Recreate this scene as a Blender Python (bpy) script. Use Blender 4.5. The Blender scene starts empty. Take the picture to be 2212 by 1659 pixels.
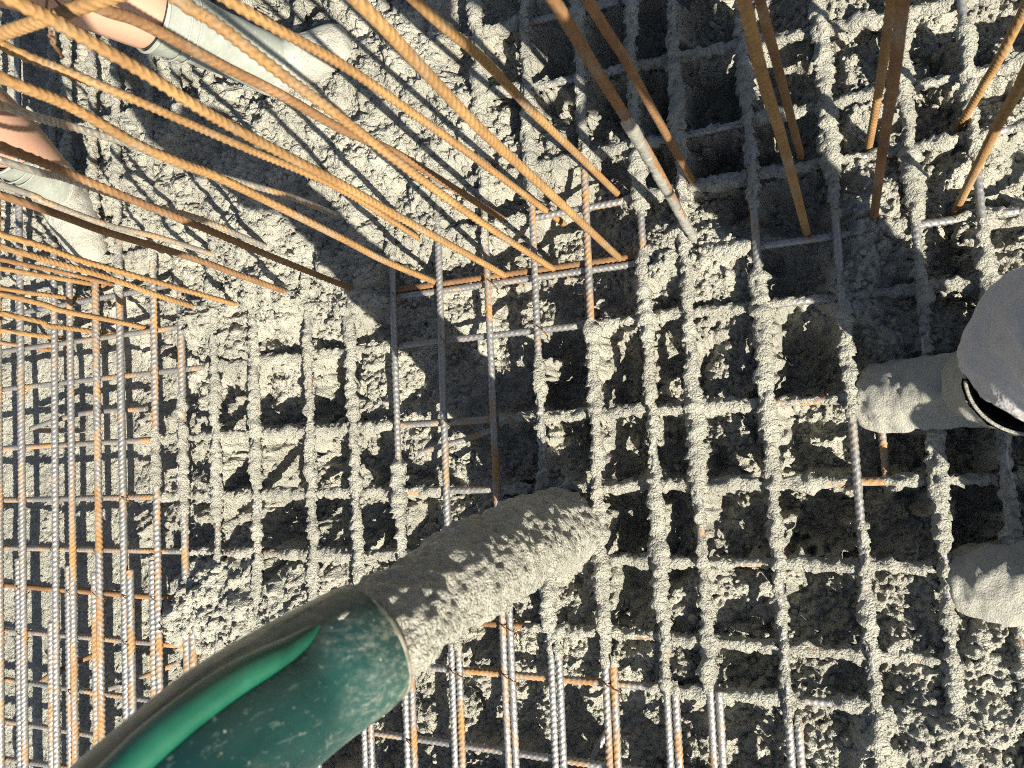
import bpy, math, random
import numpy as np
from mathutils import Matrix, Vector
R = math.radians
random.seed(7)
rng = np.random.default_rng(7)
scene = bpy.context.scene
COL = scene.collection

# ------------------------------------------------------------------ camera
F_PX, CX, CY = 1693.0, 1106.0, 829.5          # solved on a 2212 x 1659 view of the photograph
CAM_H = 1.40                                   # camera height over the top reinforcement layer
_d = np.array([732., 150., F_PX]); _d /= np.linalg.norm(_d)
_l = np.array([-3974., 271., F_PX]); _l -= _d * np.dot(_l, _d); _l /= np.linalg.norm(_l)
AX, AZ = -_l, -_d
AY = np.cross(AZ, AX)                          # world axes seen from the camera (x right, y down, z forward)

def P(px, py, h=0.0):
    """world point at height h seen at a photograph position"""
    r = np.array([px - CX, py - CY, F_PX])
    w = np.array([r @ AX, r @ AY, r @ AZ])
    t = (h - CAM_H) / w[2]
    return np.array([w[0] * t, w[1] * t, h])

cam_d = bpy.data.cameras.new('camera')
cam = bpy.data.objects.new('camera', cam_d); COL.objects.link(cam)
right = Vector((AX[0], AY[0], AZ[0])); down = Vector((AX[1], AY[1], AZ[1])); fwd = Vector((AX[2], AY[2], AZ[2]))
m = Matrix((right, -down, -fwd)).transposed().to_4x4()
m.translation = Vector((0, 0, CAM_H))
cam.matrix_world = m
cam_d.sensor_width = 36.0
cam_d.lens = 36.0 * F_PX / 2212.0
cam_d.clip_start = 0.02; cam_d.clip_end = 500
cam_d.dof.use_dof = True; cam_d.dof.focus_distance = 1.62; cam_d.dof.aperture_fstop = 9.0
scene.camera = cam

# ------------------------------------------------------------------ sky and sun
SUN_EL = R(35.0)
to_sun = Vector((0.68, -0.73, 0)).normalized() * math.cos(SUN_EL) + Vector((0, 0, math.sin(SUN_EL)))
world = bpy.data.worlds.new('World'); scene.world = world; world.use_nodes = True
nt = world.node_tree; nt.nodes.clear()
sky = nt.nodes.new('ShaderNodeTexSky'); sky.sky_type = 'NISHITA'; sky.sun_disc = False
sky.sun_elevation = SUN_EL
sky.sun_rotation = math.atan2(to_sun.x, to_sun.y)
bg = nt.nodes.new('ShaderNodeBackground'); bg.inputs['Strength'].default_value = 0.05
wo = nt.nodes.new('ShaderNodeOutputWorld')
nt.links.new(sky.outputs[0], bg.inputs[0]); nt.links.new(bg.outputs[0], wo.inputs[0])
sl = bpy.data.lights.new('sun', 'SUN'); sl.energy = 5.0; sl.angle = R(0.53); sl.color = (1.0, 0.94, 0.82)
sun = bpy.data.objects.new('sun', sl); COL.objects.link(sun)
sun.rotation_euler = to_sun.to_track_quat('Z', 'Y').to_euler()
scene.view_settings.view_transform = 'Standard'; scene.view_settings.look = 'None'
scene.view_settings.exposure = 1.38; scene.view_settings.gamma = 1.0
scene.view_settings.use_curve_mapping = False
scene.cycles.use_denoising = False
scene.cycles.filter_width = 1.0
scene.cycles.max_bounces = 3; scene.cycles.diffuse_bounces = 2; scene.cycles.glossy_bounces = 2

# ------------------------------------------------------------------ noise in numpy
def _hash(*a):
    h = np.zeros(a[0].shape, np.uint32)
    for k, v in zip((374761393, 668265263, 2147483647, 1274126177), a):
        h = (h ^ (v.astype(np.int64).astype(np.uint32) * np.uint32(k)))
        h = (h ^ (h >> np.uint32(13))) * np.uint32(1274126177)
    h ^= h >> np.uint32(16)
    return (h & np.uint32(0xffffff)).astype(np.float64) / 16777215.0

def vnoise2(x, y, s, seed=0):
    x = x / s; y = y / s
    xi = np.floor(x); yi = np.floor(y); fx = x - xi; fy = y - yi
    fx = fx * fx * fx * (fx * (fx * 6 - 15) + 10); fy = fy * fy * fy * (fy * (fy * 6 - 15) + 10)
    sd = np.full_like(xi, seed)
    a = _hash(xi, yi, sd); b = _hash(xi + 1, yi, sd); c = _hash(xi, yi + 1, sd); d = _hash(xi + 1, yi + 1, sd)
    return (a + (b - a) * fx + (c - a) * fy + (a - b - c + d) * fx * fy) * 2 - 1

def vnoise3(p, s, seed=0):
    q = p / s; i = np.floor(q); f = q - i; f = f * f * (3 - 2 * f)
    out = 0
    sd = np.full_like(i[..., 0], seed)
    for dx in (0, 1):
        wx = f[..., 0] if dx else 1 - f[..., 0]
        for dy in (0, 1):
            wy = f[..., 1] if dy else 1 - f[..., 1]
            for dz in (0, 1):
                wz = f[..., 2] if dz else 1 - f[..., 2]
                out = out + wx * wy * wz * _hash(i[..., 0] + dx, i[..., 1] + dy, i[..., 2] + dz, sd)
    return out * 2 - 1

def worley2(x, y, s, seed=0):
    x = x / s; y = y / s
    xi = np.floor(x); yi = np.floor(y)
    best = np.full(x.shape, 9.0); rnd = np.zeros(x.shape)
    for dx in (-1, 0, 1):
        for dy in (-1, 0, 1):
            cx = xi + dx; cy = yi + dy
            sd = np.full_like(cx, seed)
            ox = cx + _hash(cx, cy, sd); oy = cy + _hash(cx, cy, sd + 17)
            d = (x - ox) ** 2 + (y - oy) ** 2
            k = d < best
            best = np.where(k, d, best); rnd = np.where(k, _hash(cx, cy, sd + 5), rnd)
    return np.sqrt(best), rnd

# ------------------------------------------------------------------ material helpers
class NT:
    def __init__(s, name):
        s.m = bpy.data.materials.new(name); s.m.use_nodes = True
        s.t = s.m.node_tree; s.t.nodes.clear()
        s.out = s.n('ShaderNodeOutputMaterial'); s.b = s.n('ShaderNodeBsdfPrincipled')
        s.l(s.b.outputs[0], s.out.inputs[0])
        s.tc = s.n('ShaderNodeTexCoord'); s.oi = s.n('ShaderNodeObjectInfo')
    def n(s, t): return s.t.nodes.new(t)
    def l(s, a, b): s.t.links.new(a, b)
    def coords(s, scale=(1, 1, 1), per_object=True):
        mp = s.n('ShaderNodeMapping'); mp.inputs['Scale'].default_value = scale
        s.l(s.tc.outputs['Object'], mp.inputs['Vector'])
        if per_object:
            mu = s.n('ShaderNodeMath'); mu.operation = 'MULTIPLY'; mu.inputs[1].default_value = 37.0
            s.l(s.oi.outputs['Random'], mu.inputs[0])
            cb = s.n('ShaderNodeCombineXYZ')
            for k in range(3): s.l(mu.outputs[0], cb.inputs[k])
            s.l(cb.outputs[0], mp.inputs['Location'])
        return mp.outputs[0]
    def noise(s, vec, scale, detail=6, rough=0.6):
        n = s.n('ShaderNodeTexNoise'); n.inputs['Scale'].default_value = scale
        n.inputs['Detail'].default_value = detail; n.inputs['Roughness'].default_value = rough
        s.l(vec, n.inputs['Vector']); return n.outputs['Fac']
    def voro(s, vec, scale, feature='F1'):
        n = s.n('ShaderNodeTexVoronoi'); n.inputs['Scale'].default_value = scale; n.feature = feature
        s.l(vec, n.inputs['Vector']); return n.outputs['Distance']
    def ramp(s, fac, stops):
        r = s.n('ShaderNodeValToRGB'); e = r.color_ramp.elements
        while len(e) < len(stops): e.new(0.5)
        for k, (p, c) in enumerate(stops):
            e[k].position = p; e[k].color = (c, c, c, 1) if isinstance(c, (int, float)) else (*c, 1)
        s.l(fac, r.inputs[0]); return r.outputs[0]
    def mix(s, fac, a, b, mode='MIX'):
        x = s.n('ShaderNodeMix'); x.data_type = 'RGBA'; x.blend_type = mode
        for v, i in ((fac, x.inputs[0]), (a, x.inputs[6]), (b, x.inputs[7])):
            if isinstance(v, (int, float)): i.default_value = v
            elif isinstance(v, tuple): i.default_value = (*v, 1)
            else: s.l(v, i)
        return x.outputs[2]
    def math(s, op, a, b=0.0):
        x = s.n('ShaderNodeMath'); x.operation = op
        for v, i in ((a, x.inputs[0]), (b, x.inputs[1])):
            if isinstance(v, (int, float)): i.default_value = v
            else: s.l(v, i)
        return x.outputs[0]
    def bump(s, h, strength, dist, prev=None):
        b = s.n('ShaderNodeBump'); b.inputs['Strength'].default_value = strength; b.inputs['Distance'].default_value = dist
        s.l(h, b.inputs['Height'])
        if prev is not None: s.l(prev, b.inputs['Normal'])
        return b.outputs[0]
    def set(s, **k):
        for n, v in k.items():
            i = s.b.inputs[n.replace('_', ' ')]
            if isinstance(v, (int, float)): i.default_value = v
            elif isinstance(v, tuple): i.default_value = (*v, 1)
            else: s.l(v, i)
        return s.m

def concrete_mat(name, bump=1.0, tint=(0.395, 0.382, 0.315)):
    t = NT(name); v = t.coords(per_object=False)
    big = t.noise(v, 7, 2); med = t.noise(v, 60, 3); fine = t.noise(v, 210, 3, 0.8); grit = t.voro(v, 260)
    c = t.mix(t.ramp(big, [(0.35, 0), (0.7, 1)]), tuple(k * 0.76 for k in tint), tuple(min(1, k * 1.12) for k in tint))
    c = t.mix(t.ramp(med, [(0.42, 0), (0.62, 0.55)]), c, tuple(k * 0.8 for k in tint))
    h = t.math('ADD', t.math('ADD', fine, t.math('MULTIPLY', med, 0.9)), t.math('MULTIPLY', grit, -0.45))
    nb = t.bump(h, 1.0 * bump, 0.0075)
    rough = t.ramp(fine, [(0.3, 0.30), (0.7, 0.58)])
    return t.set(Base_Color=c, Roughness=rough, Normal=nb, Specular_IOR_Level=0.5)

def rebar_mat(name, lo, hi, rust_a, rust_b, steel=(0.29, 0.283, 0.268)):
    t = NT(name); v = t.coords((1, 1, 0.35))
    patch = t.noise(v, 30, 5, 0.68); tone = t.noise(v, 60, 3); grain = t.noise(v, 420, 3, 0.7)
    m = t.ramp(patch, [(lo, 0), (hi, 1)])
    rust = t.mix(t.ramp(tone, [(0.35, 0), (0.65, 1)]), rust_a, rust_b)
    slow = t.noise(t.coords((1, 1, 0.6)), 9, 3)
    rust = t.mix(t.ramp(slow, [(0.42, 0.0), (0.66, 0.55)]), rust, tuple(k * 0.55 for k in rust_a))
    rust = t.mix(t.ramp(grain, [(0.3, 0.55), (0.5, 0)]), rust, tuple(k * 0.45 for k in rust_a))
    rust = t.mix(t.ramp(t.noise(t.coords((1, 1, 0.5)), 17, 4, 0.7), [(0.55, 0), (0.72, 0.6)]), rust, (0.27, 0.24, 0.19))
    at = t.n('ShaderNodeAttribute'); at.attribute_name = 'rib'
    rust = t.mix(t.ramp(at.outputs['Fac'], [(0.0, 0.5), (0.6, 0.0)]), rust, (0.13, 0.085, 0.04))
    stl = t.mix(t.ramp(grain, [(0.35, 0), (0.7, 1)]), tuple(k * 0.75 for k in steel), tuple(k * 1.2 for k in steel))
    inv = t.math('SUBTRACT', 1.0, m)
    rough = t.ramp(m, [(0, 0.46), (1, 0.85)])
    return t.set(Base_Color=t.mix(m, stl, rust), Metallic=t.math('MULTIPLY', inv, 0.6), Roughness=rough,
                 Normal=t.bump(grain, 0.6, 0.0016))

M = {}
M['concrete'] = concrete_mat('wet_concrete')
M['crust'] = concrete_mat('concrete_crust', 1.1, (0.40, 0.388, 0.32))
M['slurry'] = concrete_mat('concrete_slurry_film', 0.35, (0.24, 0.235, 0.20))
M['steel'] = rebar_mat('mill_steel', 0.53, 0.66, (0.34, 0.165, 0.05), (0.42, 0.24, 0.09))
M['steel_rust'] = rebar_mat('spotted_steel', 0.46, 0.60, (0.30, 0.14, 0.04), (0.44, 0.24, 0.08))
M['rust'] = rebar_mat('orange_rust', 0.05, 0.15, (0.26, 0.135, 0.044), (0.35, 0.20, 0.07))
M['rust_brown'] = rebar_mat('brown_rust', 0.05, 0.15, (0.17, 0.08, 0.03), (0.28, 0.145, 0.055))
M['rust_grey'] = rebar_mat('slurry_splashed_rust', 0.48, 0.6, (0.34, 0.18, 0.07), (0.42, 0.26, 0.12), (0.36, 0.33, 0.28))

# ------------------------------------------------------------------ mesh helpers
def mesh_obj(name, verts, faces, mat, parent=None, smooth=True):
    me = bpy.data.meshes.new(name)
    verts = np.asarray(verts, np.float32)
    if isinstance(faces, np.ndarray):
        n, k = faces.shape
        me.vertices.add(len(verts)); me.vertices.foreach_set('co', verts.ravel())
        me.loops.add(n * k); me.loops.foreach_set('vertex_index', faces.astype(np.int32).ravel())
        me.polygons.add(n); me.polygons.foreach_set('loop_start', np.arange(0, n * k, k, dtype=np.int32))
        me.update(calc_edges=True); me.validate()
    else:
        me.from_pydata(verts.tolist(), [], faces)
    if smooth: me.polygons.foreach_set('use_smooth', np.ones(len(me.polygons), bool))
    me.materials.append(mat)
    o = bpy.data.objects.new(name, me); COL.objects.link(o)
    if parent: o.parent = parent
    return o

def tag(o, label, cat=None, group=None, kind=None):
    if label: o['label'] = label
    if cat: o['category'] = cat
    if group: o['group'] = group
    if kind: o['kind'] = kind
    return o

def empty(name, loc=(0, 0, 0)):
    o = bpy.data.objects.new(name, None); COL.objects.link(o); o.location = loc
    o.empty_display_size = 0.05
    return o

def tube_faces(n, k, closed=True, off=0):
    i = np.arange(n - 1)[:, None]; j = np.arange(k if closed else k - 1)[None, :]; j2 = (j + 1) % k
    f = np.stack(np.broadcast_arrays(i * k + j, i * k + j2, (i + 1) * k + j2, (i + 1) * k + j), -1)
    return f.reshape(-1, 4) + off

def frames(pts, ref=None):
    t = np.gradient(pts, axis=0); t /= np.linalg.norm(t, axis=1, keepdims=True)
    if ref is None:
        ref = np.array([1., 0, 0]) if abs(t[0, 0]) < 0.7 else np.array([0, 1., 0])
    a = ref[None] - t * (t @ ref)[:, None]; a /= np.linalg.norm(a, axis=1, keepdims=True)
    return t, a, np.cross(t, a)

def resample(pts, step):
    pts = np.asarray(pts, float)
    d = np.r_[0, np.cumsum(np.linalg.norm(np.diff(pts, axis=0), axis=1))]
    n = max(2, int(round(d[-1] / step)) + 1)
    s = np.linspace(0, d[-1], n)
    if len(pts) > 2:                      # Catmull-Rom through the knots
        q = np.vstack([2 * pts[0] - pts[1], pts, 2 * pts[-1] - pts[-2]])
        k = np.clip(np.searchsorted(d, s, side='right') - 1, 0, len(pts) - 2)
        u = ((s - d[k]) / (d[k + 1] - d[k]))[:, None]
        p0, p1, p2, p3 = q[k], q[k + 1], q[k + 2], q[k + 3]
        return 0.5 * (2 * p1 + (p2 - p0) * u + (2 * p0 - 5 * p1 + 4 * p2 - p3) * u ** 2 + (3 * p1 - p0 - 3 * p2 + p3) * u ** 3), s
    u = (s / d[-1])[:, None]
    return pts[0] * (1 - u) + pts[1] * u, s

def bar_data(pts, r, pitch=0.010, roll=0.0, cross=False, k=12, step=0.0024):
    """ribbed bar: two rows of slanted ribs and two lengthwise ribs"""
    p, s = resample(pts, step)
    t, a, b = frames(p)
    th = np.arange(k) / k * 2 * np.pi
    side = np.where(th < np.pi, 1.0, -1.0 if cross else 1.0)
    ph = s[:, None] / pitch + (0.55 * side * np.cos(th))[None, :] + np.where(th < np.pi, 0, 0.5)[None, :]
    w = 0.5 + 0.5 * np.cos(2 * np.pi * ph)
    rib = np.clip((w - 0.5) / 0.35, 0, 1) * np.clip(np.abs(np.sin(th)) * 2.0, 0, 1)[None, :]
    lon = np.clip((np.abs(np.cos(th)) - 0.93) / 0.07, 0, 1)[None, :]
    rad = r * (0.90 + 0.22 * rib + 0.16 * lon)
    rad[0] *= 0.9; rad[-1] *= 0.9
    global RIB; RIB = np.r_[np.maximum(rib, lon * np.ones_like(rib)).ravel(), 1, 1]
    thr = th + roll
    v = p[:, None, :] + rad[..., None] * (np.cos(thr)[None, :, None] * a[:, None, :] + np.sin(thr)[None, :, None] * b[:, None, :])
    n = len(p); v = v.reshape(-1, 3)
    f = tube_faces(n, k)
    v = np.vstack([v, p[0], p[-1]]); i0, i1 = n * k, n * k + 1
    j = np.arange(k); j2 = (j + 1) % k
    f = [tuple(q) for q in f] if False else f
    caps = np.vstack([np.stack([np.full(k, i0), j2, j, j], 1), np.stack([np.full(k, i1), (n - 1) * k + j, (n - 1) * k + j2, (n - 1) * k + j2], 1)])
    return v, f, caps

def bar_obj(name, pts, r, mat, parent=None, **kw):
    v, f, caps = bar_data(pts, r, **kw)
    me = bpy.data.meshes.new(name)
    me.vertices.add(len(v)); me.vertices.foreach_set('co', v.astype(np.float32).ravel())
    tri = caps[:, :3]; nq, ntri = len(f), len(tri)
    me.loops.add(nq * 4 + ntri * 3)
    me.loops.foreach_set('vertex_index', np.r_[f.ravel(), tri.ravel()].astype(np.int32))
    me.polygons.add(nq + ntri)
    me.polygons.foreach_set('loop_start', np.r_[np.arange(nq) * 4, nq * 4 + np.arange(ntri) * 3].astype(np.int32))
    me.polygons.foreach_set('use_smooth', np.r_[np.ones(nq, bool), np.zeros(ntri, bool)])
    me.update(calc_edges=True); me.validate(); me.materials.append(mat)
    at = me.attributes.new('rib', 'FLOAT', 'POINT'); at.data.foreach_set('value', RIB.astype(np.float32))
    o = bpy.data.objects.new(name, me); COL.objects.link(o)
    if parent: o.parent = parent
    return o

def loft(name, secs, mat, parent=None, k=24, closed_start=True, closed_end=True, sub=6, disp=None, ref=None):
    """secs: rows (x,y,z, radius_a, radius_b) smoothly joined; ring planes follow the path"""
    secs = np.asarray(secs, float)
    n0 = len(secs); u = np.linspace(0, n0 - 1, (n0 - 1) * sub + 1)
    q = np.vstack([2 * secs[0] - secs[1], secs, 2 * secs[-1] - secs[-2]])
    i = np.clip(u.astype(int), 0, n0 - 2); w = (u - i)[:, None]
    p0, p1, p2, p3 = q[i], q[i + 1], q[i + 2], q[i + 3]
    S = 0.5 * (2 * p1 + (p2 - p0) * w + (2 * p0 - 5 * p1 + 4 * p2 - p3) * w ** 2 + (3 * p1 - p0 - 3 * p2 + p3) * w ** 3)
    p = S[:, :3]; t, a, b = frames(p, ref)
    th = np.arange(k) / k * 2 * np.pi
    d = S[:, 3, None, None] * np.cos(th)[None, :, None] * a[:, None] + S[:, 4, None, None] * np.sin(th)[None, :, None] * b[:, None]
    v = p[:, None] + d
    if disp is not None:
        nn = d / np.maximum(np.linalg.norm(d, axis=-1, keepdims=True), 1e-6)
        v = v + nn * disp(v, np.linspace(0, 1, len(p))[:, None])[..., None]
    n = len(p); vv = v.reshape(-1, 3); ff = [tuple(x) for x in tube_faces(n, k)]
    if closed_start:
        vv = np.vstack([vv, p[0]]); c = len(vv) - 1; ff += [(c, (j + 1) % k, j) for j in range(k)]
    if closed_end:
        vv = np.vstack([vv, p[-1]]); c = len(vv) - 1; ff += [(c, (n - 1) * k + j, (n - 1) * k + (j + 1) % k) for j in range(k)]
    return mesh_obj(name, vv, [tuple(int(z) for z in x) for x in ff], mat, parent)

ORD = ['first', 'second', 'third', 'fourth', 'fifth', 'sixth', 'seventh', 'eighth', 'ninth', 'tenth', 'eleventh', 'twelfth',
       'thirteenth', 'fourteenth', 'fifteenth', 'sixteenth', 'seventeenth', 'eighteenth', 'nineteenth', 'twentieth',
       'twenty-first', 'twenty-second', 'twenty-third', 'twenty-fourth']

# ------------------------------------------------------------------ reinforcement layout
RY = 0.0068                                    # mat bar radius
# mat bars running down the picture: two photograph points, bare stretches (photograph y), finish
YB = [((-4, 700), (3, 1600), [(0, 1700)], 'steel_rust'),
      ((45, 900), (55, 1659), [(40, 1700)], 'steel'),
      ((117, 600), (123, 1659), [(440, 1700)], 'steel'),
      ((150, 610), (163, 1659), [(560, 1700)], 'steel_rust'),
      ((206, 610), (220, 1600), [(590, 1700)], 'steel_rust'),
      ((259, 700), (274, 1550), [(640, 1700)], 'steel'),
      ((331, 620), (345, 1480), [(605, 920), (1060, 1700)], 'steel_rust'),
      ((390, 640), (404, 1400), [(615, 845), (1195, 1460)], 'steel_rust'),
      ((464, 750), (475, 1400), [], 'steel'),
      ((550, 750), (559, 1300), [], 'steel'),
      ((665, 700), (678, 1230), [(1640, 1700)], 'steel'),
      ((756, 700), (775, 1230), [(1530, 1700)], 'steel'),
      ((848, 600), (868, 1230), [(595, 985), (1465, 1700)], 'steel'),
      ((947, 545), (968, 1170), [(525, 1165), (1395, 1700)], 'steel'),
      ((1051, 560), (1076, 1130), [(535, 1105), (1325, 1700)], 'steel_rust'),
      ((1149, 440), (1175, 1050), [(438, 765), (1415, 1700)], 'steel'),
      ((1262, 365), (1300, 1250), [(360, 695), (1430, 1700)], 'steel_rust'),
      ((1385, 470), (1430, 1300), [(460, 545), (1495, 1700)], 'steel'),
      ((1475, 450), (1520, 1250), [(1500, 1700)], 'steel'),
      ((1598, 0), (1700, 1500), [(445, 580), (1560, 1700)], 'steel'),
      ((1805, 470), (1865, 1200), [(490, 650), (905, 1135)], 'steel'),
      ((1945, 100), (2030, 1100), [(480, 530)], 'steel'),
      ((2076, 0), (2170, 1000), [(-60, 40), (345, 475)], 'steel')]
# cross bars running over the picture: two photograph points, bare stretches (photograph x)
XB = [((1145, 37), (1600, -45), [(1135, 1210)], 'steel'),
      ((1490, 120), (1600, 103), [], 'steel'),
      ((1480, 297), (2212, 133), [], 'steel'),
      ((367, 616), (1785, 353), [(40, 420), (1146, 1345)], 'steel'),
      ((433, 700), (1640, 533), [(-60, 445), (855, 1390), (1636, 1892), (1985, 2070)], 'steel'),
      ((443, 793), (1830, 640), [(-60, 445), (855, 1240)], 'steel'),
      ((320, 950), (1810, 862), [(-60, 330), (862, 1065)], 'steel_rust'),
      ((333, 1073), (1865, 1040), [(-60, 333), (968, 1056), (1860, 1915)], 'steel_rust'),
      ((0, 1183), (1830, 1220), [(-60, 385)], 'steel_rust'),
      ((0, 1263), (1137, 1353), [(-60, 398), (1020, 1140)], 'rust_brown'),
      ((0, 1360), (1880, 1525), [(-60, 410), (890, 1395), (1738, 1800)], 'steel_rust'),
      ((0, 1466), (1297, 1653), [(-60, 1500)], 'steel'),
      ((7, 1556), (213, 1590), [(-60, 900)], 'steel_rust'),
      ((10, 1640), (133, 1655), [(-60, 900)], 'steel_rust')]
ZX = -0.0142
Y0, Y1w, X0w, X1w = -1.25, 2.0, -2.75, 0.95
ylines, xlines = [], []
for a, b, bare, mt in YB:
    A, B = P(*a), P(*b); sl_ = (B[0] - A[0]) / (B[1] - A[1])
    sl_ = max(-0.07, min(0.02, sl_))
    xm, ym = (A[0] + B[0]) / 2, (A[1] + B[1]) / 2
    fx = lambda y, xm=xm, ym=ym, s=sl_: xm + (y - ym) * s
    iv = []
    for p0, p1 in bare:                        # photograph y -> world y at that bar
        yy = np.linspace(Y0, Y1w, 400); v = np.stack([fx(yy), yy, 0 * yy - CAM_H], 1)
        c = v[:, :1] * AX + v[:, 1:2] * AY + v[:, 2:] * AZ; py = CY + F_PX * c[:, 1] / c[:, 2]
        k = (py >= p0) & (py <= p1)
        if k.any(): iv.append((yy[k].min(), yy[k].max() + (1.0 if False else 0)))
    ylines.append((fx, iv, mt))
for a, b, bare, mt in XB:
    A, B = P(*a, ZX), P(*b, ZX); sl_ = (B[1] - A[1]) / (B[0] - A[0]); sl_ = max(-0.03, min(0.03, sl_))
    xm, ym = (A[0] + B[0]) / 2, (A[1] + B[1]) / 2
    fy = lambda x, xm=xm, ym=ym, s=sl_: ym + (x - xm) * s
    iv = []
    for p0, p1 in bare:
        xx = np.linspace(X0w, X1w, 500); v = np.stack([xx, fy(xx), 0 * xx + ZX - CAM_H], 1)
        c = v[:, :1] * AX + v[:, 1:2] * AY + v[:, 2:] * AZ; px = CX + F_PX * c[:, 0] / c[:, 2]
        k = (px >= p0) & (px <= p1)
        if k.any(): iv.append((xx[k].min() - (0.5 if p0 < -50 else 0), xx[k].max()))
    xlines.append((fy, iv, mt))

def coated(t, iv):
    """1 where a bar carries concrete, 0 on its bare stretches"""
    m_ = np.ones_like(t)
    for a, b in iv:
        m_ = np.minimum(m_, np.clip(np.maximum(a - t, t - b) / 0.012 + 0.5, 0, 1))
    return m_

# ------------------------------------------------------------------ wet concrete: level of the pour
CTRL = [(-100, 1659, -.12), (0, 1400, -.12), (200, 1500, -.12), (200, 1250, -.12), (0, 1000, -.12), (200, 1000, -.12), (330, 1000, -.105),
        (330, 1250, -.11), (330, 1450, -.11), (100, 850, -.12), (250, 800, -.115), (340, 800, -.10), (430, 850, -.09), (430, 1000, -.085),
        (425, 1150, -.08), (480, 1290, .018), (560, 1270, .018), (520, 1225, .0), (610, 1310, .01), (440, 1250, -.02), (440, 1340, .0), (450, 1420, -.05), (550, 900, -.085), (510, 1000, -.095), (610, 1000, -.10),
        (720, 1000, -.075), (810, 1000, -.07), (610, 1130, -.10), (720, 1130, -.085), (800, 1130, -.08), (610, 850, -.06), (720, 850, -.08), (800, 850, -.045),
        (450, 680, .012), (530, 720, -.01), (620, 660, .02), (780, 630, .012), (600, 450, .05), (800, 400, .042), (450, 300, .03), (350, 450, .02),
        (200, 250, -.06), (90, 100, -.07), (250, 450, -.035), (900, 200, .04), (1000, 300, .015), (930, 480, .005), (700, 250, .05), (800, 90, .015),
        (570, 110, -.06), (620, 30, -.06), (420, 200, -.05), (300, 200, -.05), (330, 330, .0), (250, 640, -.05), (150, 580, -.09), (60, 650, -.115), (330, 650, -.05), (370, 720, -.07),
        (950, 800, -.095), (920, 720, -.07), (1000, 1000, -.11), (1100, 830, -.11), (1110, 650, -.09), (1240, 530, -.11), (1000, 645, -.05), (920, 650, -.045), (1200, 620, -.07), (1210, 800, -.10),
        (920, 950, -.06), (900, 1150, -.07), (1110, 1000, -.11),
        (1340, 780, -.10), (1440, 800, -.08), (1570, 840, -.055), (1740, 780, -.10), (1350, 960, -.10), (1450, 950, -.075), (1570, 980, -.07), (1750, 950, -.09), (1760, 1130, -.12),
        (1350, 1130, -.11), (1460, 1130, -.07), (1600, 1140, -.075), (1450, 560, -.015), (1390, 610, -.015), (1560, 545, -.01), (1340, 620, -.07), (1560, 660, -.035), (1720, 600, -.08), (1700, 440, -.10), (1560, 440, -.06),
        (1310, 200, -.11), (1200, 200, -.10), (1420, 200, -.09), (1540, 220, -.11), (1310, 330, -.08), (1180, 330, -.03), (1080, 120, -.05), (1540, 330, -.11), (1680, 130, -.08), (1680, 300, -.10), (1780, 60, -.03), (1850, 250, -.02), (1870, 420, .0), (1890, 560, -.02),
        (1850, 640, -.015), (1900, 700, -.04), (2010, 300, -.08), (2100, 330, -.03), (2110, 120, -.10), (2000, 620, -.05), (2070, 560, -.08), (2250, 300, -.09), (2180, 500, -.09),
        (1950, 1000, -.10), (1950, 1130, -.08), (2080, 1050, -.09), (1990, 1280, -.02), (1780, 1300, -.06), (1800, 1420, -.05), (1600, 1320, -.05), (1500, 1320, -.02), (1400, 1400, -.015), (1240, 1400, -.05), (1340, 1330, -.06),
        (1470, 1440, -.015), (1950, 1450, -.005), (2100, 1500, .0), (2180, 1400, -.01), (1900, 1620, -.01), (1800, 1580, -.05), (1640, 1500, -.06), (1640, 1620, -.07), (1300, 1260, -.05), (1360, 1240, -.09), (1200, 1290, -.03),
        (1150, 1390, -.03), (1040, 1400, -.06), (1000, 1550, -.09), (1140, 1500, -.09), (1250, 1560, -.10), (1380, 1570, -.08), (1500, 1600, -.075), (850, 1620, -.10), (700, 1640, -.11), (600, 1700, -.11), (950, 1330, -.06),
        (1210, 1150, .025), (1180, 1105, -.005), (1235, 1190, .01), (1262, 1150, -.01), (1170, 1175, .0), (700, 1230, -.04), (830, 1280, -.05), (-300, 500, -.11), (2400, 900, -.06), (2400, 1500, -.03), (1100, 1900, -.09), (1100, -250, -.06), (300, -200, -.06), (2200, -200, -.07)]
CW = np.array([P(a, b, -0.05)[:2] for a, b, _ in CTRL]); CZ = np.array([c * 1.3 if (a > 1180 and c < -.055) or (c < -.055 and 480 < a < 830 and b > 800) else c for a, b, c in CTRL])

def level(x, y):
    num = np.zeros_like(x); den = np.zeros_like(x)
    for (cx, cy), cz in zip(CW, CZ):
        w = 1.0 / ((x - cx) ** 2 + (y - cy) ** 2 + 0.0012) ** 2
        num += w * cz; den += w
    return num / den

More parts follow.
